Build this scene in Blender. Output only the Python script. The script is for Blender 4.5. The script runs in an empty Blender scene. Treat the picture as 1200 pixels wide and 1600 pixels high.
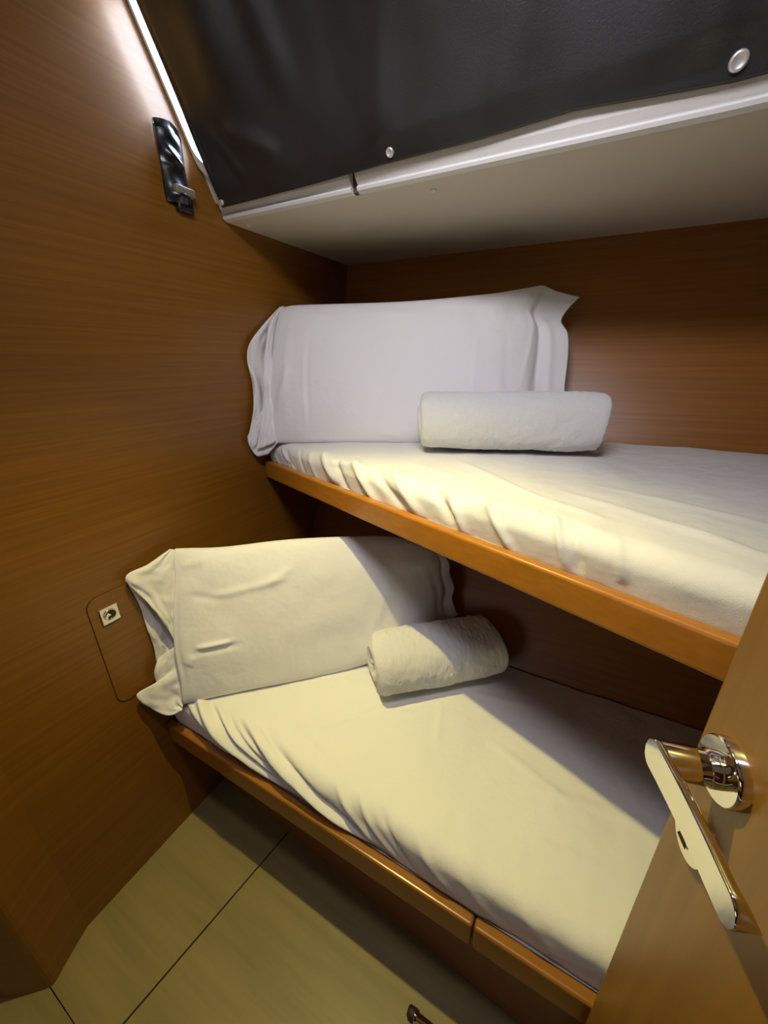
import bpy, bmesh, math, random
import numpy as np
from mathutils import Vector, Matrix

# ---------------------------------------------------------------- units
S = 0.85            # one design unit in metres
ZF = 1.432          # camera height above the floor, design units (camera at the origin of the design frame)
def U(p): return (p[0]*S, p[1]*S, (p[2]+ZF)*S)

sc = bpy.context.scene
col = sc.collection

# ---------------------------------------------------------------- camera
cd = bpy.data.cameras.new('camera'); cam = bpy.data.objects.new('camera', cd); col.objects.link(cam)
cd.sensor_fit = 'VERTICAL'; cd.sensor_height = 36.0; cd.lens = 600/1600*36.0; cd.clip_start = 0.01
Mrow = ((0.87685832, 0.16553776, -0.4513499), (0.48059485, -0.32559867, 0.81425678), (-0.01216868, -0.93090427, -0.3650605))
R = Matrix([[r[0], -r[1], -r[2]] for r in Mrow])
cam.matrix_world = Matrix.Translation(U((0, 0, 0))) @ R.to_4x4()
sc.camera = cam

# ---------------------------------------------------------------- world, lights, exposure
sc.view_settings.view_transform = 'Standard'; sc.view_settings.look = 'None'
sc.view_settings.gamma = 1; sc.view_settings.use_curve_mapping = False
sc.view_settings.exposure = 0.0
wd = bpy.data.worlds.new('sky'); sc.world = wd; wd.use_nodes = True
bg = wd.node_tree.nodes['Background']; bg.inputs[0].default_value = (0.72, 0.80, 1.0, 1); bg.inputs[1].default_value = 3.0

def area(name, loc, target, sx, sy, energy, color):
    l = bpy.data.lights.new(name, 'AREA'); l.shape = 'RECTANGLE'; l.size = sx*S; l.size_y = sy*S
    l.energy = energy; l.color = color
    o = bpy.data.objects.new(name, l); col.objects.link(o)
    o.location = U(loc); o.rotation_euler = (Vector(U(target))-Vector(U(loc))).to_track_quat('-Z', 'Y').to_euler()
    return o
LAMP = (-0.48, 0.43, 0.60)
sl = bpy.data.lights.new('downlight_beam', 'SPOT'); sl.energy = 46; sl.color = (1.0, 0.86, 0.29)
sl.shadow_soft_size = 0.012; sl.spot_size = math.radians(94); sl.spot_blend = 1.0
so = bpy.data.objects.new('downlight_beam', sl); col.objects.link(so); so.location = U(LAMP)
so.rotation_euler = (math.radians(-6), math.radians(-6), 0)   # aimed down at the lower bunk
area('overhead_fill', (-0.15, 0.16, 0.735), (-0.35, 1.0, 0.05), 0.40, 0.26, 5.7, (0.94, 0.91, 1.0)).data.spread = math.radians(125)  # cool daylight-coloured fill, added unseen under the ceiling
area('passage_fill', (-0.70, -1.635, -0.10), (-0.62, 0.0, -0.05), 1.0, 0.7, 2.8, (0.92, 0.90, 1.0))  # cool fill added in the passage behind the camera
area('window_daylight', (-0.72, 1.20, 0.95), (-0.99, 0.7, 0.66), 0.6, 0.4, 42.0, (0.80, 0.88, 1.0))

# ---------------------------------------------------------------- materials
def newmat(name):
    m = bpy.data.materials.new(name); m.use_nodes = True
    nt = m.node_tree; b = nt.nodes['Principled BSDF']; return m, nt, b
def coords(nt, scale, rot=(0, 0, 0)):
    tc = nt.nodes.new('ShaderNodeTexCoord'); mp = nt.nodes.new('ShaderNodeMapping')
    mp.inputs['Scale'].default_value = scale; mp.inputs['Rotation'].default_value = rot
    nt.links.new(tc.outputs['Object'], mp.inputs['Vector']); return mp.outputs['Vector']
def noise(nt, vec, scale, detail=4, rough=.55):
    n = nt.nodes.new('ShaderNodeTexNoise'); n.inputs['Scale'].default_value = scale
    n.inputs['Detail'].default_value = detail; n.inputs['Roughness'].default_value = rough
    nt.links.new(vec, n.inputs['Vector']); return n.outputs[0]
def ramp(nt, fac, stops):
    r = nt.nodes.new('ShaderNodeValToRGB'); e = r.color_ramp.elements
    e[0].position, e[0].color = stops[0][0], (*stops[0][1], 1); e[1].position, e[1].color = stops[-1][0], (*stops[-1][1], 1)
    for p, c in stops[1:-1]:
        x = e.new(p); x.color = (*c, 1)
    nt.links.new(fac, r.inputs[0]); return r.outputs[0]
def bump(nt, b, h, strength, dist=.002):
    n = nt.nodes.new('ShaderNodeBump'); n.inputs['Strength'].default_value = strength; n.inputs['Distance'].default_value = dist
    nt.links.new(h, n.inputs['Height']); nt.links.new(n.outputs[0], b.inputs['Normal'])
def wood(name, dark, light, scale, rough=.38, spec=.5):
    m, nt, b = newmat(name)
    v = coords(nt, scale)
    n1 = noise(nt, v, 1.0, 6, .62)
    c = ramp(nt, n1, [(.30, dark), (.52, tuple((a+d)/2 for a, d in zip(dark, light))), (.70, light)])
    nt.links.new(c, b.inputs['Base Color'])
    b.inputs['Roughness'].default_value = rough; b.inputs['Specular IOR Level'].default_value = spec
    bump(nt, b, n1, .08, .001)
    return m
M_ = {}
WD, WL = (.185, .073, .006), (.255, .105, .010)
M_['wall_wood'] = wood('brown_wood_veneer', WD, WL, (3, 3, 190))
M_['back_wood'] = wood('hull_side_veneer', (.25, .092, .010), (.335, .128, .017), (3, 3, 150))
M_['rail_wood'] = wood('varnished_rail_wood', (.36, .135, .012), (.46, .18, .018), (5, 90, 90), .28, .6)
M_['low_rail_wood'] = wood('varnished_rail_wood_dark_tone', (.24, .092, .010), (.32, .128, .016), (5, 90, 90), .28, .6)  # rail wood again in a darker tone, for the lower rail
M_['base_wood'] = wood('bunk_base_veneer', (.19, .075, .02), (.25, .10, .03), (5, 60, 60), .35)
M_['door_wood'] = wood('door_veneer', (.20, .093, .013), (.26, .128, .019), (60, 60, 4), .33)
def plain(name, c, rough=.5, metal=0, spec=.5, nb=None):
    m, nt, b = newmat(name); b.inputs['Base Color'].default_value = (*c, 1)
    b.inputs['Roughness'].default_value = rough; b.inputs['Metallic'].default_value = metal
    b.inputs['Specular IOR Level'].default_value = spec
    v = coords(nt, (1, 1, 1)); n = noise(nt, v, nb[0] if nb else 30, 3)
    if nb: bump(nt, b, n, nb[1], nb[2])
    return m
def cloth(name, c, fine=900, wr=14, wstr=.35):
    m, nt, b = newmat(name)
    v = coords(nt, (1, 1, 1))
    n1 = noise(nt, v, fine, 2); n2 = noise(nt, v, wr, 3)
    mx = nt.nodes.new('ShaderNodeMath'); mx.operation = 'MULTIPLY_ADD'
    nt.links.new(n2, mx.inputs[0]); mx.inputs[1].default_value = 9.0; nt.links.new(n1, mx.inputs[2])
    bump(nt, b, mx.outputs[0], .5, .0010)
    b.inputs['Base Color'].default_value = (*c, 1); b.inputs['Roughness'].default_value = .85
    b.inputs['Specular IOR Level'].default_value = .2; b.inputs['Sheen Weight'].default_value = .15
    return m
M_['sheet'] = cloth('white_cotton_sheet', (.80, .79, .76))
M_['pillow'] = cloth('white_cotton_pillowcase', (.84, .83, .82))
def terry():
    m, nt, b = newmat('white_terry_towelling')
    v = coords(nt, (1, 1, 1))
    n0 = noise(nt, v, 520, 3, .7); n1 = noise(nt, v, 130, 5, .75)
    mx = nt.nodes.new('ShaderNodeMath'); mx.operation = 'MULTIPLY_ADD'
    nt.links.new(n1, mx.inputs[0]); mx.inputs[1].default_value = 1.2; nt.links.new(n0, mx.inputs[2])
    bump(nt, b, mx.outputs[0], 1.0, .0024)
    b.inputs['Base Color'].default_value = (.95, .95, .93, 1); b.inputs['Roughness'].default_value = .95
    b.inputs['Specular IOR Level'].default_value = .1; b.inputs['Sheen Weight'].default_value = .6
    return m
M_['terry'] = terry()
M_['soffit'] = plain('cream_moulded_panel', (.68, .625, .50), .6, nb=(700, .25, .0006))
M_['white'] = plain('white_gloss_trim', (.78, .77, .74), .35, nb=(300, .1, .0005))
M_['frame'] = plain('white_window_frame', (.80, .80, .80), .3)
def leather():
    m, nt, b = newmat('black_vinyl_cloth')
    v = coords(nt, (1, 1, 1))
    n1 = noise(nt, v, 420, 4, .6); n2 = noise(nt, coords(nt, (30, 8, 8)), 1.0, 3)
    mx = nt.nodes.new('ShaderNodeMath'); mx.operation = 'MULTIPLY_ADD'
    nt.links.new(n2, mx.inputs[0]); mx.inputs[1].default_value = 1.5; nt.links.new(n1, mx.inputs[2])
    bump(nt, b, mx.outputs[0], .35, .0012)
    c = ramp(nt, noise(nt, v, 5, 3), [(.35, (.013, .012, .012)), (.7, (.030, .030, .029))])
    nt.links.new(c, b.inputs['Base Color'])
    b.inputs['Roughness'].default_value = .36; b.inputs['Specular IOR Level'].default_value = .65
    return m
M_['vinyl'] = leather()
M_['black'] = plain('black_glossy_plastic', (.012, .012, .013), .25, nb=(60, .3, .002))
M_['olive'] = plain('olive_fold_highlight', (.22, .20, .13), .4)  # lighter olive stands for a highlight on the pouch fold
M_['rubber'] = plain('dark_rubber', (.03, .012, .015), .6)
M_['chrome'] = plain('polished_chrome', (.82, .80, .76), .07, 1)
M_['satin'] = plain('satin_chrome', (.70, .69, .66), .28, 1)
M_['snap'] = plain('nickel_snap', (.75, .73, .66), .35, .6)
M_['gap'] = plain('dark_joint', (.035, .017, .006), .8)
M_['gapbrown'] = plain('brown_gap', (.10, .07, .04), .8)
M_['ceil'] = plain('ceiling_vinyl', (.62, .58, .50), .8)
def floor_mat():
    m, nt, b = newmat('pale_laminate_floor')
    a = math.radians(8)
    n1 = noise(nt, coords(nt, (2, 22, 22), (0, 0, a)), 1.0, 3)
    n2 = noise(nt, coords(nt, (6, 120, 120), (0, 0, a)), 1.0, 4)
    mx = nt.nodes.new('ShaderNodeMath'); mx.operation = 'MULTIPLY_ADD'
    nt.links.new(n2, mx.inputs[0]); mx.inputs[1].default_value = .25; nt.links.new(n1, mx.inputs[2])
    c = ramp(nt, mx.outputs[0], [(.45, (.205, .158, .060)), (.80, (.27, .21, .086))])
    nt.links.new(c, b.inputs['Base Color']); b.inputs['Roughness'].default_value = .45
    return m
M_['floor'] = floor_mat()
def glass():
    m = bpy.data.materials.new('window_glass'); m.use_nodes = True; nt = m.node_tree
    nt.nodes.remove(nt.nodes['Principled BSDF']); out = nt.nodes['Material Output']
    t = nt.nodes.new('ShaderNodeBsdfTransparent'); t.inputs[0].default_value = (.93, .96, 1, 1)
    g_ = nt.nodes.new('ShaderNodeBsdfGlossy'); g_.inputs['Roughness'].default_value = .02
    fz = nt.nodes.new('ShaderNodeFresnel'); mx = nt.nodes.new('ShaderNodeMixShader')
    nt.links.new(fz.outputs[0], mx.inputs[0]); nt.links.new(t.outputs[0], mx.inputs[1]); nt.links.new(g_.outputs[0], mx.inputs[2]); nt.links.new(mx.outputs[0], out.inputs[0])
    return m
M_['glass'] = glass()
def lampmat():
    m, nt, b = newmat('lit_lamp_lens'); b.inputs['Emission Color'].default_value = (1, .8, .4, 1); b.inputs['Emission Strength'].default_value = 6
    return m
M_['lens'] = lampmat()

# ---------------------------------------------------------------- helpers
def obj(name, bm, mat, parent=None, smooth=False, autosmooth=None):
    me = bpy.data.meshes.new(name); bm.normal_update()
    bm.to_mesh(me); bm.free()
    o = bpy.data.objects.new(name, me); col.objects.link(o)
    me.materials.append(M_[mat])
    if smooth:
        for p in me.polygons: p.use_smooth = True
    if parent is not None:
        o.parent = parent
        o.matrix_parent_inverse = parent.matrix_world.inverted() if False else Matrix.Translation(-Vector(parent.location))
    return o
def thing(name, label, cat, loc, group=None):
    o = bpy.data.objects.new(name, None); col.objects.link(o); o.location = U(loc)
    o['label'] = label; o['category'] = cat; o.empty_display_size = .05
    if group: o['group'] = group
    return o
def tag(o, label, cat, group=None):
    o['label'] = label; o['category'] = cat
    if group: o['group'] = group
    return o
def struct(o, label, cat):
    o['kind'] = 'structure'; o['label'] = label; o['category'] = cat; return o
def V(p): return Vector(U(p))
def addbox(bm, lo, hi, bev=0, seg=2):
    vs = [bm.verts.new(U((x, y, z))) for x in (lo[0], hi[0]) for y in (lo[1], hi[1]) for z in (lo[2], hi[2])]
    f = [(0, 1, 3, 2), (4, 6, 7, 5), (0, 4, 5, 1), (2, 3, 7, 6), (0, 2, 6, 4), (1, 5, 7, 3)]
    fs = [bm.faces.new([vs[i] for i in q]) for q in f]
    if bev:
        es = list({e for fa in fs for e in fa.edges})
        bmesh.ops.bevel(bm, geom=es, offset=bev*S, segments=seg, affect='EDGES', profile=.5)
def addprism(bm, bottom, top, bev=0, seg=2):
    """hexahedron/prism between two matching polygons (lists of 3-D points)"""
    a = [bm.verts.new(U(p)) for p in bottom]; b = [bm.verts.new(U(p)) for p in top]; n = len(a)
    fs = [bm.faces.new(a[::-1]), bm.faces.new(b)] + [bm.faces.new([a[i], a[(i+1) % n], b[(i+1) % n], b[i]]) for i in range(n)]
    bmesh.ops.recalc_face_normals(bm, faces=fs)
    if bev:
        es = list({e for fa in fs for e in fa.edges})
        bmesh.ops.bevel(bm, geom=es, offset=bev*S, segments=seg, affect='EDGES', profile=.5)
def addgrid(bm, P):
    """P: array (n,m,3) in design units"""
    n, m = P.shape[:2]
    vs = [[bm.verts.new(U(P[i, j])) for j in range(m)] for i in range(n)]
    for i in range(n-1):
        for j in range(m-1):
            bm.faces.new([vs[i][j], vs[i+1][j], vs[i+1][j+1], vs[i][j+1]])
    return vs
def addlathe(bm, c, ax, prof, seg=40, start=0):
    """prof: list of (radius, distance along ax); c start point, ax unit vector, design units"""
    ax = Vector(ax).normalized(); u = ax.orthogonal().normalized(); w = ax.cross(u); c = Vector(c)
    rings = []
    for r, d in prof:
        if r < 1e-6: rings.append([bm.verts.new(U(c+ax*d))])
        else: rings.append([bm.verts.new(U(c+ax*d+(u*math.cos(2*math.pi*k/seg)+w*math.sin(2*math.pi*k/seg))*r)) for k in range(seg)])
    for A, B in zip(rings, rings[1:]):
        for k in range(seg):
            k2 = (k+1) % seg
            q = ([A[0]] if len(A) == 1 else [A[k], A[k2]]) + ([B[0]] if len(B) == 1 else [B[k2], B[k]])
            if len(q) > 2: bm.faces.new(q)
    bmesh.ops.recalc_face_normals(bm, faces=bm.faces[:])
rng = np.random.RandomState(7)
_lat = rng.rand(64, 64, 8)
def vnoise(x, y, k=0):
    """smooth value noise in [-1,1]"""
    xi = np.floor(x).astype(int); yi = np.floor(y).astype(int); fx = x-xi; fy = y-yi
    fx = fx*fx*(3-2*fx); fy = fy*fy*(3-2*fy)
    L = lambda a, b: _lat[a % 64, b % 64, k]
    return 2*((L(xi, yi)*(1-fx)+L(xi+1, yi)*fx)*(1-fy)+(L(xi, yi+1)*(1-fx)+L(xi+1, yi+1)*fx)*fy)-1
def crease(x, y, a, b, w, amp):
    """ridge along the segment a-b, width w, height amp"""
    ax, ay = a; bx, by = b; dx, dy = bx-ax, by-ay; L2 = dx*dx+dy*dy
    t = ((x-ax)*dx+(y-ay)*dy)/L2; tc = np.clip(t, 0, 1)
    d = np.hypot(x-ax-tc*dx, y-ay-tc*dy)
    return amp*np.exp(-(d/w)**2)*np.clip(1.15-np.abs(2*tc-1)**3, 0, 1)
def normals(P):
    du = np.gradient(P, axis=0); dv = np.gradient(P, axis=1)
    n = np.cross(du, dv); return n/(np.linalg.norm(n, axis=2, keepdims=True)+1e-12)
def resample(pts, n, smooth=True):
    p = np.array(pts, float); d = np.r_[0, np.cumsum(np.linalg.norm(np.diff(p, axis=0), axis=1))]
    t = np.linspace(0, d[-1], n)
    if smooth and len(p) > 2:                      # Catmull-Rom through the points
        q = np.vstack([2*p[0]-p[1], p, 2*p[-1]-p[-2]]); out = []
        for x in t:
            i = min(max(np.searchsorted(d, x, side='right')-1, 0), len(p)-2); u = (x-d[i])/(d[i+1]-d[i])
            a, b, c, e = q[i:i+4]
            out.append(.5*((2*b)+(-a+c)*u+(2*a-5*b+4*c-e)*u*u+(-a+3*b-3*c+e)*u**3))
        return np.array(out)
    return np.stack([np.interp(t, d, p[:, k]) for k in range(3)], 1)

# ================================================================= ROOM SHELL
CZ = 0.75
def hull_y(x, z):
    """inner face of the hull side behind the bunks (leans outward going up)"""
    zs = [-1.45, -0.9, -0.24, 0.36, 0.80]; ys = [0.74, 1.035, 1.405, 1.60, 1.70]
    y = np.interp(z, zs, ys)
    return y + np.interp(z, [-.3, .36], [0, .115])*(x+.35)
bm = bmesh.new()                                             # left bulkhead
P = [(-1, .09, -1.44), (-1, .09, .80), (-1, .735, .80), (-1, .930, .402), (-1, 1.9, .402), (-1, 1.9, -1.44)]
addprism(bm, P, [(-1.03, p[1], p[2]) for p in P])
struct(obj('wall_left', bm, 'wall_wood'), 'brown wood veneer bulkhead on the left of the cabin', 'wall')
bm = bmesh.new()                                             # hull side behind bunks
xs = np.linspace(-1.0, 1.12, 30); zs = np.linspace(-1.44, .402, 50)
G = np.array([[(x, float(hull_y(x, z)), z) for z in zs] for x in xs])
addgrid(bm, G); H = G.copy(); H[:, :, 1] += .03; addgrid(bm, H[::-1])
struct(obj('wall_back', bm, 'back_wood', smooth=True), 'reddish brown wood lining of the hull side behind both bunks', 'wall')
bm = bmesh.new(); addprism(bm, [(1.1, y, z) for y, z in ((-.12, -1.44), (-.12, .80), (.735, .80), (.930, .402), (1.9, .402), (1.9, -1.44))], [(1.13, y, z) for y, z in ((-.12, -1.44), (-.12, .80), (.735, .80), (.930, .402), (1.9, .402), (1.9, -1.44))])
struct(obj('wall_right', bm, 'wall_wood'), 'wood bulkhead at the foot of the bunks behind the door', 'wall')
bm = bmesh.new(); addbox(bm, (.34, -.12, -1.44), (1.1, -.07, .80))
addbox(bm, (-1.03, -.12, .55), (.34, -.07, .80))
struct(obj('wall_front', bm, 'wall_wood'), 'wood bulkhead around the cabin doorway', 'wall')
bm = bmesh.new()
fp = resample([(-1.0, .098, 0), (-.985, .062, 0), (-.966, .022, 0), (-.957, .003, 0), (-.962, -.010, 0), (-.985, -.030, 0), (-1.04, -.070, 0), (-1.12, -.10, 0)], 40)
poly = [(p[0], p[1]) for p in fp]+[(-1.12, .098)]
addprism(bm, [(x, y, -1.44) for x, y in poly], [(x, y, .80) for x, y in poly])
struct(obj('trim_4', bm, 'wall_wood'), 'rounded wood door post at the bottom left corner', 'door post')
bm = bmesh.new(); addbox(bm, (-1.03, -.12, CZ), (1.13, .78, CZ+.04))
struct(obj('ceiling', bm, 'ceil'), 'pale ceiling above the cabin', 'ceiling')
def fill_frame_ring():
    bm = bmesh.new(); A = []
    o_ = [(-.38, .0), (.08, .0), (.08, .32), (-.38, .32)]; i_ = [(-.36, .02), (.06, .02), (.06, .30), (-.36, .30)]
    R_ = [[bm.verts.new(U((x, y, z))) for x, y in q] for q, z in ((o_, CZ+.001), (o_, CZ-.012), (i_, CZ-.012), (i_, CZ+.001))]
    for a_, b_ in zip(R_, R_[1:]):
        for k in range(4): bm.faces.new([a_[k], a_[(k+1) % 4], b_[(k+1) % 4], b_[k]])
    bmesh.ops.recalc_face_normals(bm, faces=bm.faces[:]); return bm
struct(obj('fill_frame_ceiling', fill_frame_ring(), 'frame'), 'added unseen white frame around the cool fill light under the cabin ceiling', 'window')  # no opening behind this frame; added to go with the overhead fill
bm = bmesh.new()
for a_, b_ in (((-1.24, -.48), (-1.20, .28)), ((-.20, -.48), (-.16, .28)), ((-1.20, -.48), (-.20, -.45)), ((-1.20, .25), (-.20, .28))):
    addbox(bm, (a_[0], -1.65, a_[1]), (b_[0], -1.63, b_[1]))
struct(obj('fill_frame_passage', bm, 'frame'), 'added unseen white frame around the cool fill light in the passage', 'window')  # frame added on the closed rear wall for the passage fill
# the saloon passage the photograph is taken from
bm = bmesh.new(); addbox(bm, (-1.63, -1.65, -1.44), (-1.60, -.10, .85)); struct(obj('wall_passage_left', bm, 'wall_wood'), 'wood wall of the passage outside the doorway, left side', 'wall')
bm = bmesh.new(); addbox(bm, (1.10, -1.65, -1.44), (1.13, -.12, .85)); struct(obj('wall_passage_right', bm, 'wall_wood'), 'wood wall of the passage outside the doorway, right side', 'wall')
bm = bmesh.new(); addbox(bm, (-1.63, -1.68, -1.44), (1.13, -1.65, .85)); struct(obj('wall_passage_rear', bm, 'wall_wood'), 'wood wall of the passage facing the doorway', 'wall')
bm = bmesh.new(); addbox(bm, (-1.63, -.12, -1.44), (-1.12, -.10, .85)); struct(obj('wall_passage_front', bm, 'wall_wood'), 'wood wall beside the doorway seen from the passage', 'wall')
bm = bmesh.new(); addbox(bm, (-1.63, -1.68, .80), (1.13, -.12, .84)); struct(obj('ceiling_passage', bm, 'ceil'), 'pale ceiling of the passage', 'ceiling')
# floor: two laid panels, a threshold and the passage, grooves between them
bm = bmesh.new()
z0, z1 = -1.46, -1.432
addbox(bm, (-1.6, -1.6, -1.475), (1.13, 1.0, -1.4405))
fl = obj('floor', bm, 'gap'); struct(fl, 'pale beige laminate floor panels with thin dark seams', 'floor')
def slab(poly, nm='floor_panel'):
    bm = bmesh.new(); addprism(bm, [(x, y, -1.4404) for x, y in poly], [(x, y, z1) for x, y in poly], .0006, 1); obj(nm, bm, 'floor', fl)
sx = lambda y: -.7475+.146*y
g = .0022
slab([(-1.02, -.008), (sx(-.008)-g, -.008), (sx(.99)-g, .99), (-1.02, .99)])
slab([(sx(-.008)+g, -.008), (1.1, -.008), (1.1, .99), (sx(.99)+g, .99)])
slab([(-1.6, -1.6), (1.1, -1.6), (1.1, -.013), (-1.6, -.002)])

# ================================================================= WINDOW, SOFFIT, LEDGE
# soffit panel below the window
SZ = .365
bm = bmesh.new()
xs = np.linspace(-.999, 1.1, 12)
bot = [(x, .915, SZ) for x in xs]
v = []
rows = []
for x in xs:
    yb = float(hull_y(x, SZ))+.02
    rows.append([(x, .915, SZ+.004), (x, .921, SZ), (x, yb, SZ), (x, yb, SZ+.03), (x, .93, SZ+.03)])
addgrid(bm, np.array(rows)[::-1])
trim = obj('trim_1', bm, 'soffit'); struct(trim, 'cream moulded soffit panel sloping over the upper bunk', 'soffit panel')
for k, (x, y) in enumerate([(-.965, .968), (-.42, 1.01)]):
    bm = bmesh.new(); addlathe(bm, (x, y, SZ+.002), (0, 0, -1), [(.0080, 0), (.0076, .0045), (.0055, .0065), (0, .007)], 16); obj('screw_cap', bm, 'white', trim, True)
# rounded bead + ledge face, in two lengths with a gap
def ledge(x0, x1, nm, lab, drop):
    bm = bmesh.new(); n = 40; rows = []
    for i in range(n+1):
        x = x0+(x1-x0)*i/n
        z = drop(x)
        prof = [(.932, z+.003), (.916, z-.002), (.9065, z+.002), (.9035, z+.007), (.9060, z+.011), (.9095, z+.0125), (.9065, z+.0150), (.8980, z+.024), (.8910, z+.040), (.8860, z+.060), (.876, z+.085), (.93, z+.085)]
        rows.append([(x, y, zz) for y, zz in prof])
    vs = addgrid(bm, np.array(rows))
    bm.faces.new(vs[0]); bm.faces.new(vs[-1][::-1])
    bmesh.ops.recalc_face_normals(bm, faces=bm.faces[:])
    return struct(obj(nm, bm, 'white', smooth=False), lab, 'ledge trim')
dz = lambda x: SZ - .026*min(1, max(0, (x+1)/1.1))
ledge(-.992, -.576, 'trim_2', 'short white rounded ledge trim at left under the black window cover', dz)
ledge(-.560, 1.1, 'trim_3', 'long white rounded ledge trim right of the small gap', dz)
bm = bmesh.new(); addbox(bm, (-.578, .915, SZ-.008), (-.558, .93, SZ+.07)); struct(obj('trim_5', bm, 'gapbrown'), 'brown gap between the two white ledge trims', 'gap filler')
# window plane: y = .829 + .49*(.515 - z)  (leans inward going up)
wy = lambda z, off=0: .829+.49*(.515-z)+off
fr = []
def wp(x, z, off=0): return (x, wy(z, off), z)
# surround with a rounded-corner opening
def rr(x0, x1, z0_, z1_, r, n=8):
    out = []
    for cx, cz, a0 in ((x1-r, z0_+r, -90), (x1-r, z1_-r, 0), (x0+r, z1_-r, 90), (x0+r, z0_+r, 180)):
        for k in range(n+1):
            a = math.radians(a0+90*k/n); out.append((cx+r*math.cos(a), cz+r*math.sin(a)))
    return out
def ring(bm, outer, inner, o0, o1):
    n = len(outer)
    A = [bm.verts.new(U(wp(x, z, o0))) for x, z in outer]; B = [bm.verts.new(U(wp(x, z, o0))) for x, z in inner]
    C = [bm.verts.new(U(wp(x, z, o1))) for x, z in outer]; D = [bm.verts.new(U(wp(x, z, o1))) for x, z in inner]
    for i in range(n):
        j = (i+1) % n
        bm.faces.new([A[i], A[j], B[j], B[i]]); bm.faces.new([C[i], D[i], D[j], C[j]])
        bm.faces.new([B[i], B[j], D[j], D[i]]); bm.faces.new([A[i], C[i], C[j], A[j]])
    bmesh.ops.recalc_face_normals(bm, faces=bm.faces[:])
bm = bmesh.new()
ring(bm, rr(-.999, 1.09, .40, .80, .001), rr(-.996, 1.06, .460, .782, .05), .007, .04)
win = obj('window_1', bm, 'frame'); struct(win, 'cabin window over the bunks, covered by black vinyl, daylight at its left edge', 'window')
bm = bmesh.new(); ring(bm, rr(-.9985, 1.08, .436, .795, .045), rr(-.992, 1.04, .458, .785, .045), -.004, .013)
obj('window_frame', bm, 'frame', win)
bm = bmesh.new()
pp = rr(-.998, 1.07, .45, .79, .05)
addprism(bm, [wp(x, z, .003) for x, z in pp], [wp(x, z, .006) for x, z in pp]); obj('pane', bm, 'glass', win)

# black vinyl window cover
def cover():
    nx, nz = 260, 90
    xs = np.linspace(0, 1, nx); ts = np.linspace(0, 1, nz)
    P = np.zeros((nx, nz, 3))
    for i, a in enumerate(xs):
        for j, t in enumerate(ts):
            xl = -.966 + .006*math.sin(3.0*t+.4) + .006*t
            x = xl+(1.08-xl)*a
            zb = np.interp(x, [-.97, -.70, -.48, -.28, -.12, .0, .09, .3, 1.08], [.383, .380, .380, .378, .381, .372, .366, .366, .372])
            z = zb+(.775-zb)*t
            P[i, j] = (x, wy(z, 0)-.012, z)
    X, Z = P[:, :, 0], P[:, :, 2]
    d = .004*vnoise(X*7+3, Z*6+1, 0)+.002*vnoise(X*17, Z*12, 1)
    d += .030*np.exp(-((X+.80)/.085)**2-((Z-.60)/.13)**2)       # slack belly near the left edge
    d -= .006*np.exp(-((X+.955-.05*(.7-Z))/.006)**2)*(Z > .44)
    d += crease(X, Z, (-.86, .49), (-.72, .43), .02, .010)
    d += crease(X, Z, (-.90, .50), (-.84, .41), .012, .006)
    d += crease(X, Z, (-.70, .74), (-.66, .50), .03, .010)
    d += .030*np.exp(-((X+.36)/.15)**2-((Z-.60)/.10)**2)
    d += crease(X, Z, (-.48, .395), (-.40, .60), .022, .007)
    d += crease(X, Z, (.07, .38), (-.02, .60), .03, .008)
    d += crease(X, Z, (-.25, .39), (-.18, .55), .03, .005)
    edge = np.clip((Z-.385)/.03, 0, 1); d = d*edge + .006*edge
    for sxn in (-.957, -.462, .088): d *= 1-np.exp(-((X-sxn)/.02)**2-((Z-.388)/.02)**2)
    P[:, :, 1] -= np.maximum(d, -.004)
    bm = bmesh.new(); addgrid(bm, P)
    o = obj('window_cover', bm, 'vinyl', smooth=True)
    s = o.modifiers.new('thick', 'SOLIDIFY'); s.thickness = .0025; s.offset = 0
    tag(o, 'large black vinyl cover snapped over the window above the bunks', 'window cover')
    return o
cv = cover()
nrm = Vector((0, -1, -.49)).normalized()
for (x, z, r) in ((-.957, .392, .0065), (-.46, .394, .0085), (.088, .385, .0115)):
    bm = bmesh.new(); addlathe(bm, (x, wy(z)-.012, z), nrm, [(r, -.002), (r, .003), (r*.93, .0055), (r*.7, .0068), (r*.62, .0060), (0, .0058)], 28); obj('snap_button', bm, 'snap', cv, True)

# black pouch on the left wall
root = thing('wall_pouch', 'small black vinyl strap pouch fixed on the left wall below the window corner', 'pouch', (-1, .785, .38))
def pouch():
    n, m = 24, 50; P = np.zeros((n, m, 3))
    for i in range(n):
        a = i/(n-1)*2-1
        for j in range(m):
            t = j/(m-1)
            yc = .772+.012*t; hw = .034-.002*t+.001*math.sin(9*t)
            z = .365+.147*t - (.020*(1-a)/2 if t > .9 else 0)*(t-.9)/.1*-1 - .012*abs(a)*(t > .95)
            dep = .016*(1-abs(a)**2.5)+.002
            dep += .007*math.exp(-((t-.1)/.07)**2)*(1-a*a) + .003*math.sin(13*t+a*2)*(1-a*a)+.003*math.cos(3*a+t*22)*(t > .5)*(1-a*a)
            P[i, j] = (-.9985+dep, yc+a*hw-.012*(t-1)*0, z)
    return P
bm = bmesh.new(); PP = pouch(); PP[:, :, 1] -= (PP[:, :, 2]-.44)*.08; vs = addgrid(bm, PP)
Q = PP.copy(); Q[:, :, 0] = -.9992
addgrid(bm, Q[::-1]); bmesh.ops.remove_doubles(bm, verts=bm.verts[:], dist=.0003)
obj('strap_body', bm, 'black', root, True)
bm = bmesh.new(); addbox(bm, (-.9995, .757, .383), (-.972, .811, .401), .004, 3); obj('fold_highlight_band', bm, 'olive', root, True)  # band's olive colour paints in the highlight on the fold
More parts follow.
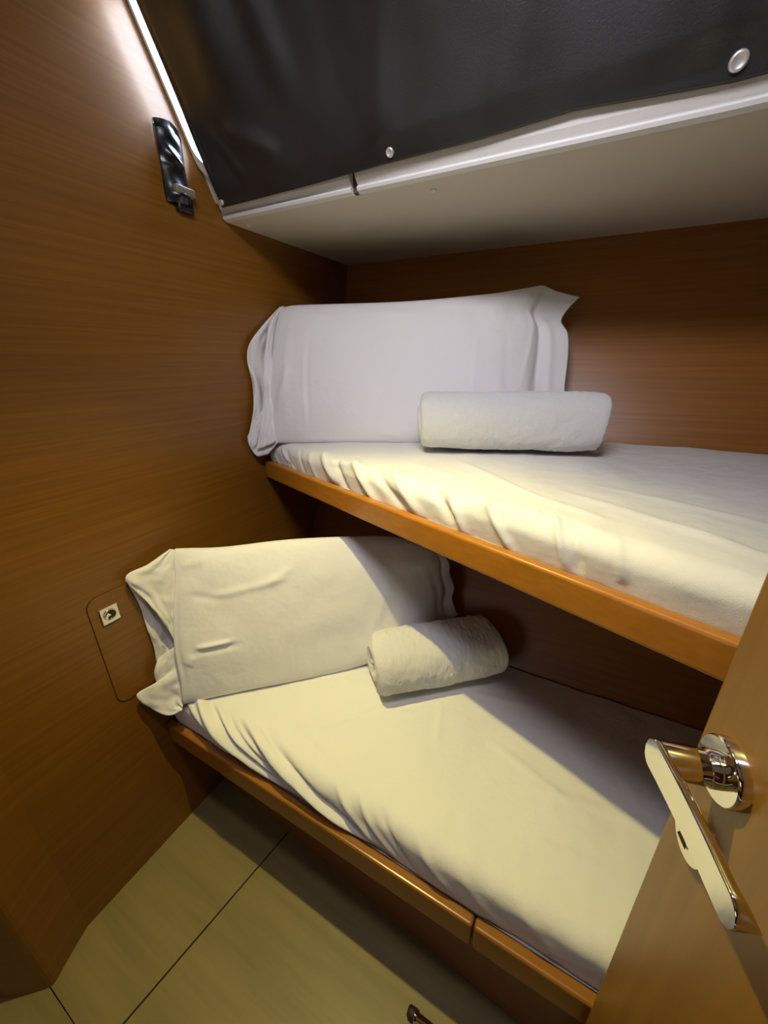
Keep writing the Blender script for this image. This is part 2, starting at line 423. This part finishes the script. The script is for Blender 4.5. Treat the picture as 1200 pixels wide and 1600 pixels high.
bm = bmesh.new(); addbox(bm, (-.9995, .764, .350), (-.982, .808, .384), .005, 3); obj('end_tab', bm, 'black', root, True)

# ================================================================= ACCESS HATCH on left wall
root = thing('access_hatch', 'rounded wood access hatch with chrome latch in the left wall', 'hatch', (-1, .42, -.85))
def hatch():
    y0, y1, za, zb, r = .329, .62, -.850, -.525, .028
    pts = []
    for cy, cz, a0 in ((y1-r, za+r, -90), (y1-r, zb-r, 0), (y0+r, zb-r, 90), (y0+r, za+r, 180)):
        for k in range(7):
            a = math.radians(a0+15*k); pts.append((cy+r*math.cos(a), cz+r*math.sin(a)))
    return pts
hp = hatch(); cy, cz = .475, -.69
def off(pts, d): return [(y+d*(1 if y > cy else -1), z+d*(1 if z > cz else -1)) for y, z in pts]
bm = bmesh.new(); o1 = off(hp, .0013); addprism(bm, [(-1.002, y, z) for y, z in o1], [(-.9992, y, z) for y, z in o1]); obj('seam', bm, 'gap', root)
bm = bmesh.new(); addprism(bm, [(-1.0015, y, z) for y, z in hp], [(-.9975, y, z) for y, z in hp], .0009, 2); obj('panel', bm, 'wall_wood', root)
bm = bmesh.new(); addbox(bm, (-.9976, .349, -.604), (-.9925, .391, -.558), .0015, 2); lt = obj('latch_plate', bm, 'satin', root)
bm = bmesh.new(); addlathe(bm, (-.9926, .370, -.581), (1, 0, 0), [(.0150, 0), (.0150, .0016), (.0125, .0016), (.0115, -.0005+.0008), (0, .0003)], 32); obj('finger_ring', bm, 'chrome', lt, True)
bm = bmesh.new(); vs = [bm.verts.new(U((-.9918, .370+.0108*math.cos(a), -.581+.0108*math.sin(a)))) for a in [math.radians(-60+180*k/16) for k in range(17)]]; bm.faces.new(vs)
obj('finger_hole', bm, 'gap', lt)

# ================================================================= LOWER BUNK
low = thing('lower_bunk', 'lower wooden bunk with varnished front rail above the floor', 'bunk', (0, .49, -1.432))
bm = bmesh.new()
by = lambda x: .552-.06*(x+1)
addprism(bm, [(-.999, by(-.999), -1.4315), (1.09, by(1.09), -1.4315), (1.09, by(1.09)+.02, -1.4315), (-.999, by(-.999)+.02, -1.4315)],
         [(-.999, by(-.999), -1.07), (1.09, by(1.09)-.0, -1.07), (1.09, by(1.09)+.02, -1.07), (-.999, by(-.999)+.02, -1.07)])
obj('base_panel', bm, 'base_wood', low)
bm = bmesh.new()
addprism(bm, [(-.999, .434, -1.075), (1.09, .434, -1.075), (1.09, .80, -1.075), (-.999, .80, -1.075)],
         [(-.999, .434, -1.045), (1.09, .434, -1.045), (1.09, .82, -1.045), (-.999, .82, -1.045)]); obj('platform', bm, 'base_wood', low)
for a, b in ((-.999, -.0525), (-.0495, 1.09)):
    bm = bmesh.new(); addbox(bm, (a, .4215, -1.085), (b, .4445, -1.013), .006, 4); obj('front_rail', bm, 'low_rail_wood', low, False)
# ================================================================= UPPER BUNK
RS = .36
ru = lambda x, o=0: .642-RS*(x+.154)+o*math.hypot(1, RS)
upb = thing('upper_bunk', 'upper wooden bunk board with orange varnished front rail', 'bunk', (0, 1.0, -.38))
bm = bmesh.new()
hb = lambda x, z: float(hull_y(x, z))-.004
addprism(bm, [(-.999, ru(-.999, .022), -.366), (1.09, ru(1.09, .022), -.366), (1.09, hb(1.09, -.366), -.366), (-.999, hb(-.999, -.366), -.366)],
         [(-.999, ru(-.999, .022), -.335), (1.09, ru(1.09, .022), -.335), (1.09, hb(1.09, -.366), -.335), (-.999, hb(-.999, -.366), -.335)])
obj('bunk_board', bm, 'base_wood', upb)
bm = bmesh.new()
addprism(bm, [(-.999, ru(-.999), -.376), (1.09, ru(1.09), -.376), (1.09, ru(1.09, .023), -.376), (-.999, ru(-.999, .023), -.376)],
         [(-.999, ru(-.999), -.316), (1.09, ru(1.09), -.316), (1.09, ru(1.09, .023), -.316), (-.999, ru(-.999, .023), -.316)], .006, 4)
obj('front_rail', bm, 'rail_wood', upb)
bm = bmesh.new(); addlathe(bm, (-.86, .955, -.366), (0, 0, -1), [(.011, 0), (.011, .010), (.008, .014), (0, .015)], 20); obj('stop_stud', bm, 'snap', upb, True)

# ================================================================= MATTRESSES
def mattress(name, lab, front, side_h, ztop, zbot, back, creases, amp, x0=-.985, x1=1.085, puff=.008, seed=0, bulge=.010):
    nx, nv = 520, 150
    xs = np.linspace(x0, x1, nx); P = np.zeros((nx, nv, 3)); VV = np.zeros((nx, nv)); XX = np.zeros((nx, nv))
    r = .035
    for i, x in enumerate(xs):
        y0 = front(x); yb = back(x, ztop)
        h = ztop-zbot-r
        arc = r*math.pi/2; top = yb-y0-r-.006
        L = h+arc+top+.03
        # denser sampling on the side and the fold
        v = np.concatenate([np.linspace(0, h+arc, 60, endpoint=False), np.linspace(h+arc, L, nv-60)])
        for j, s in enumerate(v):
            if s < h: y, z = y0-bulge*math.sin(math.pi*min(1, s/(h+arc)))*.6, zbot+s
            elif s < h+arc:
                a = (s-h)/r; y, z = y0+r-r*math.cos(a)-bulge*math.sin(math.pi*min(1, s/(h+arc)))*.6, zbot+h+r*math.sin(a)
            elif s < h+arc+top:
                y = y0+r+(s-h-arc); f = (s-h-arc)/top; z = ztop+puff*math.sin(math.pi*min(1, f*1.02))
            else: y, z = yb-.006, ztop-(s-h-arc-top)
            P[i, j] = (x, y, z); VV[i, j] = s-(h+arc*.5); XX[i, j] = x        # VV<0 side, >0 top
    N = normals(P); 
    if N[nx//2, nv-20, 2] < 0: N = -N
    d = amp*(.0035*vnoise(XX*6+seed, VV*5, 0)+.0016*vnoise(XX*15+seed, VV*11, 1)+.0006*vnoise(XX*40, VV*24+seed, 2))
    for a, b, w, am in creases: d += crease(XX, VV, a, b, w, am)
    d = d*np.clip((VV+side_h+.02)/.02, .15, 1)
    d *= np.clip((.98-XX)/.02, 0, 1)*np.clip((XX-x0)/.02, 0.1, 1)
    P += N*d[:, :, None]
    P[:, :, 0] = np.clip(P[:, :, 0], -.997, 1.09)
    bm = bmesh.new(); vs = addgrid(bm, P)
    # close ends and underside
    for row, fl_ in ((vs[0], False), (vs[-1], True)):
        f = bm.faces.new(row if fl_ else row[::-1])
    bm.faces.new([vs[0][0], vs[0][-1], vs[-1][-1], vs[-1][0]] + []) if False else None
    q = [bm.verts.new(v.co) for v in (vs[0][0], vs[0][-1], vs[-1][-1], vs[-1][0])]; bm.faces.new(q)
    bmesh.ops.recalc_face_normals(bm, faces=bm.faces[:])
    o = obj(name, bm, 'sheet', smooth=True); tag(o, lab, 'mattress'); return o
rr_ = random.Random(4)
# upper: crumpled towards the pillow end, tucked behind the rail
cr = []
for k in range(5):
    x = -.95+.045*k+rr_.uniform(-.02, .02); cr.append(((x, rr_.uniform(-.01, .02)), (x+rr_.uniform(.02, .09), -.085), rr_.uniform(.005, .010), rr_.uniform(.003, .006)*rr_.choice((1, 1, -1))))
cr += [((-.70, .03), (-.60, -.06), .014, .012), ((-.62, .02), (-.56, -.09), .010, -.010), ((-.56, .03), (-.44, -.08), .012, .010),
       ((-.66, -.005), (-.50, .012), .012, .008), ((-.47, .02), (-.36, -.06), .012, -.008), ((-.42, .04), (-.30, -.07), .014, .010),
       ((-.30, .03), (-.22, -.05), .012, -.009), ((-.27, .06), (-.19, -.075), .010, .009), ((-.17, .03), (-.09, -.075), .008, .008),
       ((-.20, .00), (-.05, .02), .012, .006), ((-.04, .03), (.00, -.07), .006, .007), ((-.01, .03), (.015, -.06), .006, -.004),
       ((.05, .02), (.07, -.05), .008, .004), ((-.30, .20), (-.08, .10), .010, .004), ((-.05, .17), (.2, .10), .010, .0035),
       ((.02, .25), (.32, .22), .008, .004), ((.10, .12), (.36, .05), .012, .005), ((-.15, .12), (.05, .07), .010, .004), ((-.40, .11), (-.25, .09), .012, .003),
       ((.0, .62), (.5, .62), .004, .003), ((.0, .60), (.4, .595), .004, .0025), ((.0, .58), (.3, .57), .004, .002)]
mattress('mattress', 'upper bunk mattress in a crumpled white sheet above the orange rail', lambda x: ru(x, .026), .10, -.247, -.322,
         lambda x, z: float(hull_y(x, z)), cr, 1.0, seed=3.3)
cr = []
for k in range(11):                                           # long raking pleats at the pillow end
    x = -.97+.036*k+rr_.uniform(-.01, .01); cr.append(((x, .03), (x+.30+rr_.uniform(0, .12), -.10), .0065+rr_.uniform(0, .003), rr_.choice((.009, .011, -.008))))
cr += [((-.40, .02), (-.26, -.10), .009, .007), ((-.34, .025), (-.22, -.10), .007, .006), ((-.28, .02), (-.18, -.10), .008, -.005), ((-.20, .02), (-.10, -.08), .010, .004),
       ((-.10, .0), (.0, -.10), .012, .003), ((.02, .0), (.10, -.09), .014, .003), ((-.33, .30), (-.52, .10), .008, .0035), ((-.30, .26), (-.42, .20), .007, .003),
       ((-.50, .28), (-.70, .21), .010, .003), ((-.12, .28), (.10, .20), .010, .0028), ((-.26, .33), (-.22, .20), .009, .003), ((.02, .10), (.16, .12), .008, .003),
       ((.0, .20), (.22, .24), .012, .003), ((-.60, .10), (-.40, .05), .012, .003), ((-.20, .40), (-.02, .44), .008, .0025)]
mattress('mattress.001', 'lower bunk mattress in a white sheet with raking pleats along its side', lambda x: .449, .13, -.905, -1.025,
         lambda x, z: float(hull_y(x, z)), cr, 1.15, seed=11.7, puff=.010)

# ================================================================= PILLOWS
def pillow(name, lab, bot, top, left, right, nrmv, T, body, creases, seed, shift=0.0):
    na, nb = 170, 110
    B = resample(bot, na); Tt = resample(top, na); L = resample(left, nb); Rr = resample(right, nb)
    nv = np.array(nrmv, float); nv /= np.linalg.norm(nv)
    a = np.linspace(0, 1, na)[:, None, None]; b = np.linspace(0, 1, nb)[None, :, None]
    P = (1-b)*B[:, None]+b*Tt[:, None]+(1-a)*L[None]+a*Rr[None]-((1-a)*(1-b)*B[0]+a*(1-b)*B[-1]+(1-a)*b*Tt[0]+a*b*Tt[-1])
    A = np.broadcast_to(a[:, :, 0], (na, nb)); Bb = np.broadcast_to(b[:, :, 0], (na, nb))
    u = np.clip((A-body[0])/(body[1]-body[0]), 0, 1)
    prof = np.clip(1-np.abs(2*u-1)**3.4, 0, 1)**.55*np.clip(1-np.abs(2*Bb-1)**3.0, 0, 1)**.55
    Lx = np.linalg.norm(B[-1]-B[0]); Hx = np.linalg.norm(L[-1]-L[0])
    X, Y = A*Lx, Bb*Hx
    edge = np.minimum(np.minimum(A, 1-A)*Lx, np.minimum(Bb, 1-Bb)*Hx); em = np.clip(edge/.02, 0, 1)
    d = .004*vnoise(X*8+seed, Y*7, 3)+.0018*vnoise(X*19+seed, Y*15, 4)
    for p, q, w, am in creases: d += crease(X, Y, p, q, w, am*.72)
    F = P+nv*((T*prof+.003*em+d*em)+shift)[:, :, None]
    K = P-nv*(T*.75*prof+.003*em-shift)[:, :, None]
    F[:, :, 0] = np.maximum(F[:, :, 0], -.996); K[:, :, 0] = np.maximum(K[:, :, 0], -.9965)
    # keep the back inside the hull lining
    for G_ in (F, K):
        lim = np.vectorize(lambda x, z: float(hull_y(x, z)))(G_[:, :, 0], G_[:, :, 2])-(.005+(.009*em if G_ is F else 0))
        G_[:, :, 1] = np.minimum(G_[:, :, 1], lim)
    bm = bmesh.new(); fv = addgrid(bm, F)
    kv = [[fv[i][j] if i in (0, na-1) or j in (0, nb-1) else bm.verts.new(U(K[i, j])) for j in range(nb)] for i in range(na)]
    for i in range(na-1):
        for j in range(nb-1):
            try: bm.faces.new([kv[i][j], kv[i][j+1], kv[i+1][j+1], kv[i+1][j]])
            except ValueError: pass
    bmesh.ops.recalc_face_normals(bm, faces=bm.faces[:])
    me = obj(name, bm, 'pillow', smooth=True)
    # move origin to base
    c = Vector(U(np.mean(B, axis=0))); me.data.transform(Matrix.Translation(-c)); me.location = c
    tag(me, lab, 'pillow'); return me
def flap(parent, patches, seed, name='pillowcase_flap'):
    for A, B, bul, wn in patches:
        n, m = 60, 26
        a = resample(A, n); b = resample(B, n); t = np.linspace(0, 1, m)[None, :, None]
        P = a[:, None]*(1-t)+b[:, None]*t
        X = np.broadcast_to(np.linspace(0, 1, n)[:, None], (n, m)); Tm = np.broadcast_to(t[:, :, 0], (n, m))
        d = bul*np.sin(math.pi*Tm)+wn*1.5*(vnoise(X*6+seed, Tm*3.5, 5)+.6*vnoise(X*13+seed, Tm*6, 6))*np.clip(Tm*6, 0, 1)
        dirn = np.array([.75, -.62, .1])
        P = P+dirn*d[:, :, None]; P[:, :, 0] = np.maximum(P[:, :, 0], -.9955)
        bm = bmesh.new(); addgrid(bm, P); o = obj(name, bm, 'pillow', parent, True)
        s = o.modifiers.new('thick', 'SOLIDIFY'); s.thickness = .0018; s.offset = 0
U_bot = [(-0.925, 0.925, -0.246), (-0.785, 0.990, -0.243), (-0.629, 1.055, -0.243), (-0.478, 1.119, -0.243), (-0.296, 1.198, -0.236), (-0.104, 1.283, -0.228)]
U_top = [(-0.971, 1.088, 0.170), (-0.93, 1.105, 0.174), (-0.818, 1.152, 0.173), (-0.589, 1.248, 0.174), (-0.371, 1.344, 0.188), (-0.267, 1.394, 0.203), (-0.219, 1.416, 0.210), (-0.175, 1.430, 0.193), (-0.111, 1.446, 0.175)]
U_left = [(-0.925, 0.925, -0.246), (-0.945, 0.964, -0.144), (-0.965, 1.0, -0.045), (-0.975, 1.038, 0.053), (-0.976, 1.068, 0.131), (-0.971, 1.088, 0.170)]
U_right = [(-0.104, 1.283, -0.228), (-0.098, 1.319, -0.143), (-0.107, 1.345, -0.071), (-0.113, 1.377, 0.011), (-0.125, 1.397, 0.071), (-0.149, 1.403, 0.108), (-0.136, 1.422, 0.143), (-0.111, 1.446, 0.175)]
up = pillow('pillow', 'white pillow leaning in the corner on the upper bunk', U_bot, U_top, U_left, U_right, (.357, -.862, .36), .058, (-.02, .90),
    [((.13, .06), (.13, .33), .006, -.004), ((.12, .05), (.12, .30), .006, .003), ((.05, .05), (.055, .38), .02, .006), ((.79, .04), (.815, .40), .010, -.010), ((.76, .15), (.80, .42), .008, .005),
     ((.85, .05), (.835, .36), .012, .008), ((.62, .1), (.62, .3), .006, .003), ((.30, .40), (.52, .36), .015, .004), ((.07, .25), (.02, .10), .012, .006), ((.72, .06), (.70, .3), .012, -.003), ((.18, .38), (.10, .41), .01, .004)], 2.1)
flap(up, [
  ([(-.971, 1.088, .170), (-.976, 1.068, .131), (-.972, 1.038, .053), (-.955, 1.0, -.045), (-.935, .964, -.144), (-.915, .925, -.240)],
   [(-.972, 1.086, .172), (-.980, 1.030, .125), (-.975, .985, .03), (-.968, .955, -.06), (-.955, .915, -.17), (-.960, .885, -.262)], .010, .006),
  ([(-.974, 1.088, .170), (-.986, 1.075, .14), (-.990, 1.045, .06), (-.985, 1.01, -.03), (-.965, .98, -.14), (-.945, .945, -.24)],
   [(-.988, 1.09, .172), (-.990, 1.013, .118), (-.990, .944, .060), (-.990, .922, .010), (-.988, .928, -.062), (-.985, .915, -.14), (-.985, .874, -.237)], .002, .007),
  ([(-.905, .930, -.238), (-.925, .945, -.22), (-.945, .945, -.18), (-.955, .935, -.13)],
   [(-.945, .915, -.283), (-.975, .895, -.286), (-.985, .878, -.25), (-.985, .876, -.22)], .004, .003)], 1.3)
L_bot = [(-0.905, 0.437, -0.902), (-0.839, 0.501, -0.900), (-0.761, 0.573, -0.898), (-0.651, 0.675, -0.897), (-0.535, 0.790, -0.893), (-0.417, 0.912, -0.862), (-0.301, 1.040, -0.782)]
L_top = [(-0.967, 0.550, -0.472), (-0.934, 0.580, -0.476), (-0.872, 0.636, -0.483), (-0.743, 0.756, -0.483), (-0.617, 0.870, -0.494), (-0.512, 0.963, -0.509), (-0.430, 1.027, -0.541), (-0.372, 1.067, -0.578)]
L_left = [(-0.905, 0.437, -0.902), (-0.917, 0.458, -0.831), (-0.936, 0.476, -0.739), (-0.949, 0.505, -0.633), (-0.955, 0.533, -0.547), (-0.967, 0.550, -0.472)]
L_right = [(-0.301, 1.040, -0.782), (-0.325, 1.045, -0.732), (-0.324, 1.055, -0.692), (-0.344, 1.060, -0.648), (-0.348, 1.065, -0.617), (-0.372, 1.067, -0.578)]
lp = pillow('pillow.001', 'white pillow on the lower bunk, half in shade, loose end against the left wall', L_bot, L_top, L_left, L_right, (.658, -.702, .274), .040, (-.06, .95),
    [((.06, .17), (.16, .18), .007, .010), ((.05, .155), (.18, .165), .008, -.005), ((.10, .31), (.33, .34), .012, .005), ((.04, .32), (.14, .30), .010, -.004), ((.33, .37), (.26, .33), .012, .005),
     ((.03, .12), (.05, .15), .012, .006), ((.0, .38), (.015, .05), .008, -.006), ((.55, .1), (.62, .3), .02, .004), ((.80, .05), (.78, .3), .012, -.006), ((.02, .40), (.10, .42), .012, .004)], 5.2)
flap(lp, [
  ([(-.960, .548, -.474), (-.950, .533, -.547), (-.942, .506, -.633), (-.934, .478, -.715), (-.932, .475, -.745)],
   [(-.970, .540, -.470), (-.975, .480, -.488), (-.978, .418, -.501), (-.960, .450, -.592), (-.945, .474, -.693), (-.935, .480, -.745)], .004, .005),
  ([(-.985, .520, -.50), (-.985, .512, -.58), (-.980, .500, -.66), (-.972, .492, -.72), (-.960, .480, -.80)],
   [(-.992, .424, -.512), (-.992, .436, -.576), (-.992, .442, -.682), (-.992, .445, -.74), (-.990, .438, -.789)], .004, .004),
  ([(-.932, .482, -.735), (-.928, .476, -.77), (-.920, .462, -.82), (-.912, .450, -.86), (-.903, .435, -.903)],
   [(-.975, .438, -.770), (-.975, .420, -.804), (-.975, .413, -.850), (-.982, .366, -.839), (-.968, .383, -.895), (-.93, .405, -.925), (-.90, .428, -.915)], -.004, .003)], 4.2)

# ================================================================= ROLLED TOWELS
def towel(name, lab, c0, c1, rx, rz, zbase, turns, start, seed):
    """a towel rolled into a spiral; c0,c1: ends of the axis on the sheet (x,y)"""
    c0 = np.array(c0, float); c1 = np.array(c1, float); d = (c1-c0); L = np.linalg.norm(d); d /= L; s = np.array([d[1], -d[0]])   # s points to the camera side
    nt_ = 300; lay = 1.0/(turns+.55)
    th = np.linspace(0, turns*2*math.pi, nt_)
    rad = lay*.55+ (1-lay*1.0)*th/(turns*2*math.pi)
    def pt(k, r):                                              # squashed roll section, flattened below
        a = start+th[k]; x, z = r*math.cos(a), r*math.sin(a)
        e = 3.0; m = (abs(x)**e+abs(z)**e)**(1/e)+1e-9; q = math.hypot(x, z)/m
        x *= 1+(q-1)*.45; z *= 1+(q-1)*.45
        return x*rx, z*rz
    ns = 150; bm = bmesh.new(); rings = []
    jit = np.random.RandomState(seed)
    eo = [np.interp(np.arange(nt_), np.linspace(0, nt_, 16), jit.uniform(-.012, .012, 16)) for _ in (0, 1)]
    for i in range(ns+1):
        f = i/ns; e = min(f, 1-f)*L; lip = min(1.0, math.sqrt(max(0.0, 1-(1-min(e/.013, 1))**2)))*.97+.03
        row_o, row_i = [], []
        for k in range(nt_):
            half = lay*.49*lip
            ends = eo[0][k]*(1-f)**6+eo[1][k]*f**6
            pr_ = 1-.06*math.exp(-e/.02)                         # ends draw in a little
            for r, row in ((rad[k]+half, row_o), (max(rad[k]-half, .02), row_i)):
                x, z = pt(k, r*pr_)
                lum = 1+.035*vnoise(np.array([f*6+seed]), np.array([th[k]*1.1]), 2)[0]+.016*vnoise(np.array([f*20+seed]), np.array([th[k]*4]), 6)[0]+.018*vnoise(np.array([f*60+seed]), np.array([th[k]*11]), 1)[0]
                x *= lum; z *= lum
                base = c0+d*(L*f+ends)+s*x
                row.append((base[0], base[1], max(zbase+rz+z, zbase+.0005)))
        rings.append([bm.verts.new(U(p)) for p in row_o+row_i[::-1]])
    n = len(rings[0])
    for A, B in zip(rings, rings[1:]):
        for k in range(n):
            bm.faces.new([A[k], A[(k+1) % n], B[(k+1) % n], B[k]])
    for ri in (0, -1):
        r_ = rings[ri]
        for k in range(nt_-1): bm.faces.new([r_[k], r_[k+1], r_[n-2-k], r_[n-1-k]])
    bmesh.ops.recalc_face_normals(bm, faces=bm.faces[:])
    o = obj(name, bm, 'terry', smooth=True)
    c = Vector(U((*((c0+c1)/2), zbase))); o.data.transform(Matrix.Translation(-c)); o.location = c
    tag(o, lab, 'towel'); return o
towel('rolled_towel', 'rolled white terry towel in front of the upper bunk pillow', (-.432, 1.004), (.004, 1.152), .090, .086, -.2435, 3.2, math.radians(158), 3)
towel('rolled_towel.001', 'rolled white terry towel in front of the lower bunk pillow', (-.448, .735), (-.170, .985), .100, .092, -.902, 3.2, math.radians(158), 5)

# ================================================================= DOOR at the right
DN = Vector((-.964, -.267, 0)).normalized(); DT = Vector((.267, -.964, 0)).normalized()   # DT: from the free edge back to the hinge
E0 = Vector((.1453, .4046, 0))
def dp(t, n, z): p = E0+DT*t+DN*n; return (p.x, p.y, z)
bm = bmesh.new()
addprism(bm, [dp(0, 0, -1.42), dp(.53, 0, -1.42), dp(.53, -.035, -1.42), dp(0, -.035, -1.42)], [dp(0, 0, .52), dp(.53, 0, .52), dp(.53, -.035, .52), dp(0, -.035, .52)], .003, 2)
door = struct(obj('door_1', bm, 'door_wood'), 'open wood veneer cabin door with chrome lever handle at right', 'door')
HZ = -.352
tr = (Vector((.146, .356, 0))-E0).dot(DT)
bm = bmesh.new(); addlathe(bm, dp(tr, -.001, HZ), DN, [(.030, 0), (.030, .009), (.0285, .0115), (.0135, .0120), (.0130, .0105), (0, .0105)], 56); ros = obj('handle_rosette', bm, 'chrome', door, True)
ros.data.polygons.foreach_set('use_smooth', [abs(p.normal.dot(DN)) < .9 for p in ros.data.polygons])
bm = bmesh.new(); addlathe(bm, dp(tr, .0105, HZ), DN, [(.0165, 0), (.0165, .008), (.0150, .009), (.0150, .011), (.0158, .012), (.0158, .050)], 40)
lev = obj('lever_handle', bm, 'chrome', door, True)
# lever bar: half-round bar with a flat bevelled outer face, pointed at the neck end, curled to the door at the tip
def leverbar():
    bm = bmesh.new(); n = 60; rows = []; Lb = .136
    for i in range(n+1):
        f = i/n; t = tr-.011+f*Lb
        z = HZ+.004+.010*math.sin(math.pi*.5*min(1, f*1.3))-.004*f
        # half height: ellipse-like cut at the start, rounded at the end
        hh = .0165
        if f < .10: hh *= math.sqrt(max(0, 1-(1-f/.10)**2))+.02
        if f > .90: hh *= math.sqrt(max(0, 1-((f-.90)/.10)**2))+.02
        hh *= 1-.18*f
        outn = .0655-.002*f; dep = .0115 if f > .06 else .004+.125*f
        if f > .86: outn -= .0
        curl = .003*max(0, (f-.84)/.16)**1.2
        ring_ = []
        for k in range(22):
            a = math.pi*k/21
            ring_.append(dp(t, outn-.0012-(dep+curl)*math.sin(a), z+hh*math.cos(a)))
        ring_ = [dp(t, outn, z+hh*.93)]+ring_+[dp(t, outn, z-hh*.93)]
        rows.append(ring_)
    m = len(rows[0]); vs = [[bm.verts.new(U(p)) for p in r] for r in rows]
    for i in range(n):
        for k in range(m): bm.faces.new([vs[i][k], vs[i+1][k], vs[i+1][(k+1) % m], vs[i][(k+1) % m]])
    bm.faces.new(vs[0]); bm.faces.new(vs[-1][::-1]); bmesh.ops.recalc_face_normals(bm, faces=bm.faces[:])
    return bm
o = obj('lever_bar', leverbar(), 'chrome', lev, True)
o.data.polygons.foreach_set('use_smooth', [abs(p.normal.dot(DN)) < .93 for p in o.data.polygons])
KZ = -.452; tk = (Vector((.150, .358, 0))-E0).dot(DT)
bm = bmesh.new(); addlathe(bm, dp(tk, -.001, KZ), DN, [(.026, 0), (.026, .008), (.0248, .0100), (0, .0101)], 48); key = obj('lock_rosette', bm, 'chrome', door, True)
key.data.polygons.foreach_set('use_smooth', [abs(p.normal.dot(DN)) < .9 for p in key.data.polygons])
bm = bmesh.new(); addlathe(bm, dp(tk, .0098, KZ), DN, [(.0105, 0), (.0105, .0022), (.0090, .0030), (0, .0030)], 32); kn = obj('thumb_turn', bm, 'satin', key, True)
bm = bmesh.new()
addprism(bm, [dp(tk-.0085, .0125, KZ-.003), dp(tk+.0085, .0125, KZ-.003), dp(tk+.0085, .0125, KZ+.003), dp(tk-.0085, .0125, KZ+.003)],
         [dp(tk-.0085, .024, KZ-.002), dp(tk+.0085, .024, KZ-.002), dp(tk+.0085, .024, KZ+.002), dp(tk-.0085, .024, KZ+.002)], .001, 2); obj('turn_grip', bm, 'chrome', kn) if False else bm.free()
bm = bmesh.new(); v3 = [dp(tk+.000, .0131, KZ+.009), dp(tk+.008, .0131, KZ-.008), dp(tk-.008, .0131, KZ-.008)]
addprism(bm, v3, [tuple(np.array(p)+np.array(DN)*.0006) for p in v3]); obj('key_slot', bm, 'gap', key)

# ================================================================= small chrome rod on the floor (bottom edge)
root = thing('door_stop', 'short chrome door stop with dark rubber tip on the floor', 'door stop', (-.10, .378, -1.432))
bm = bmesh.new(); addlathe(bm, (-.165, .381, -1.419), (1, 0, 0), [(0, 0), (.0085, .001), (.0115, .005), (.012, .012), (.012, .020)], 28); obj('rubber_tip', bm, 'rubber', root, True)
bm = bmesh.new(); addlathe(bm, (-.146, .381, -1.419), (1, 0, 0), [(.0125, 0), (.0125, .006), (.0095, .008), (.0095, .085), (.0125, .088), (.0125, .10), (0, .10)], 28); obj('chrome_stem', bm, 'chrome', root, True)

# ================================================================= recessed ceiling downlight (the cabin's lamp)
root = thing('ceiling_spotlight', 'small round warm spotlight on a short stem under the cabin ceiling', 'lamp', (LAMP[0], LAMP[1], CZ))
bm = bmesh.new(); addlathe(bm, (LAMP[0], LAMP[1], CZ), (0, 0, -1), [(.035, 0), (.035, .006), (.010, .010), (.010, .105), (0, .105)], 40); obj('stem', bm, 'satin', root, True)
bm = bmesh.new(); addlathe(bm, (LAMP[0], LAMP[1], LAMP[2]+.045), (0, 0, -1), [(0, 0), (.020, 0), (.030, .010), (.033, .040), (.030, .040), (.027, .015), (0, .012)], 40); obj('shade', bm, 'satin', root, True)
bm = bmesh.new(); addlathe(bm, (LAMP[0], LAMP[1], LAMP[2]+.030), (0, 0, -1), [(.026, .0), (0, .0)], 32); obj('lens', bm, 'lens', root)
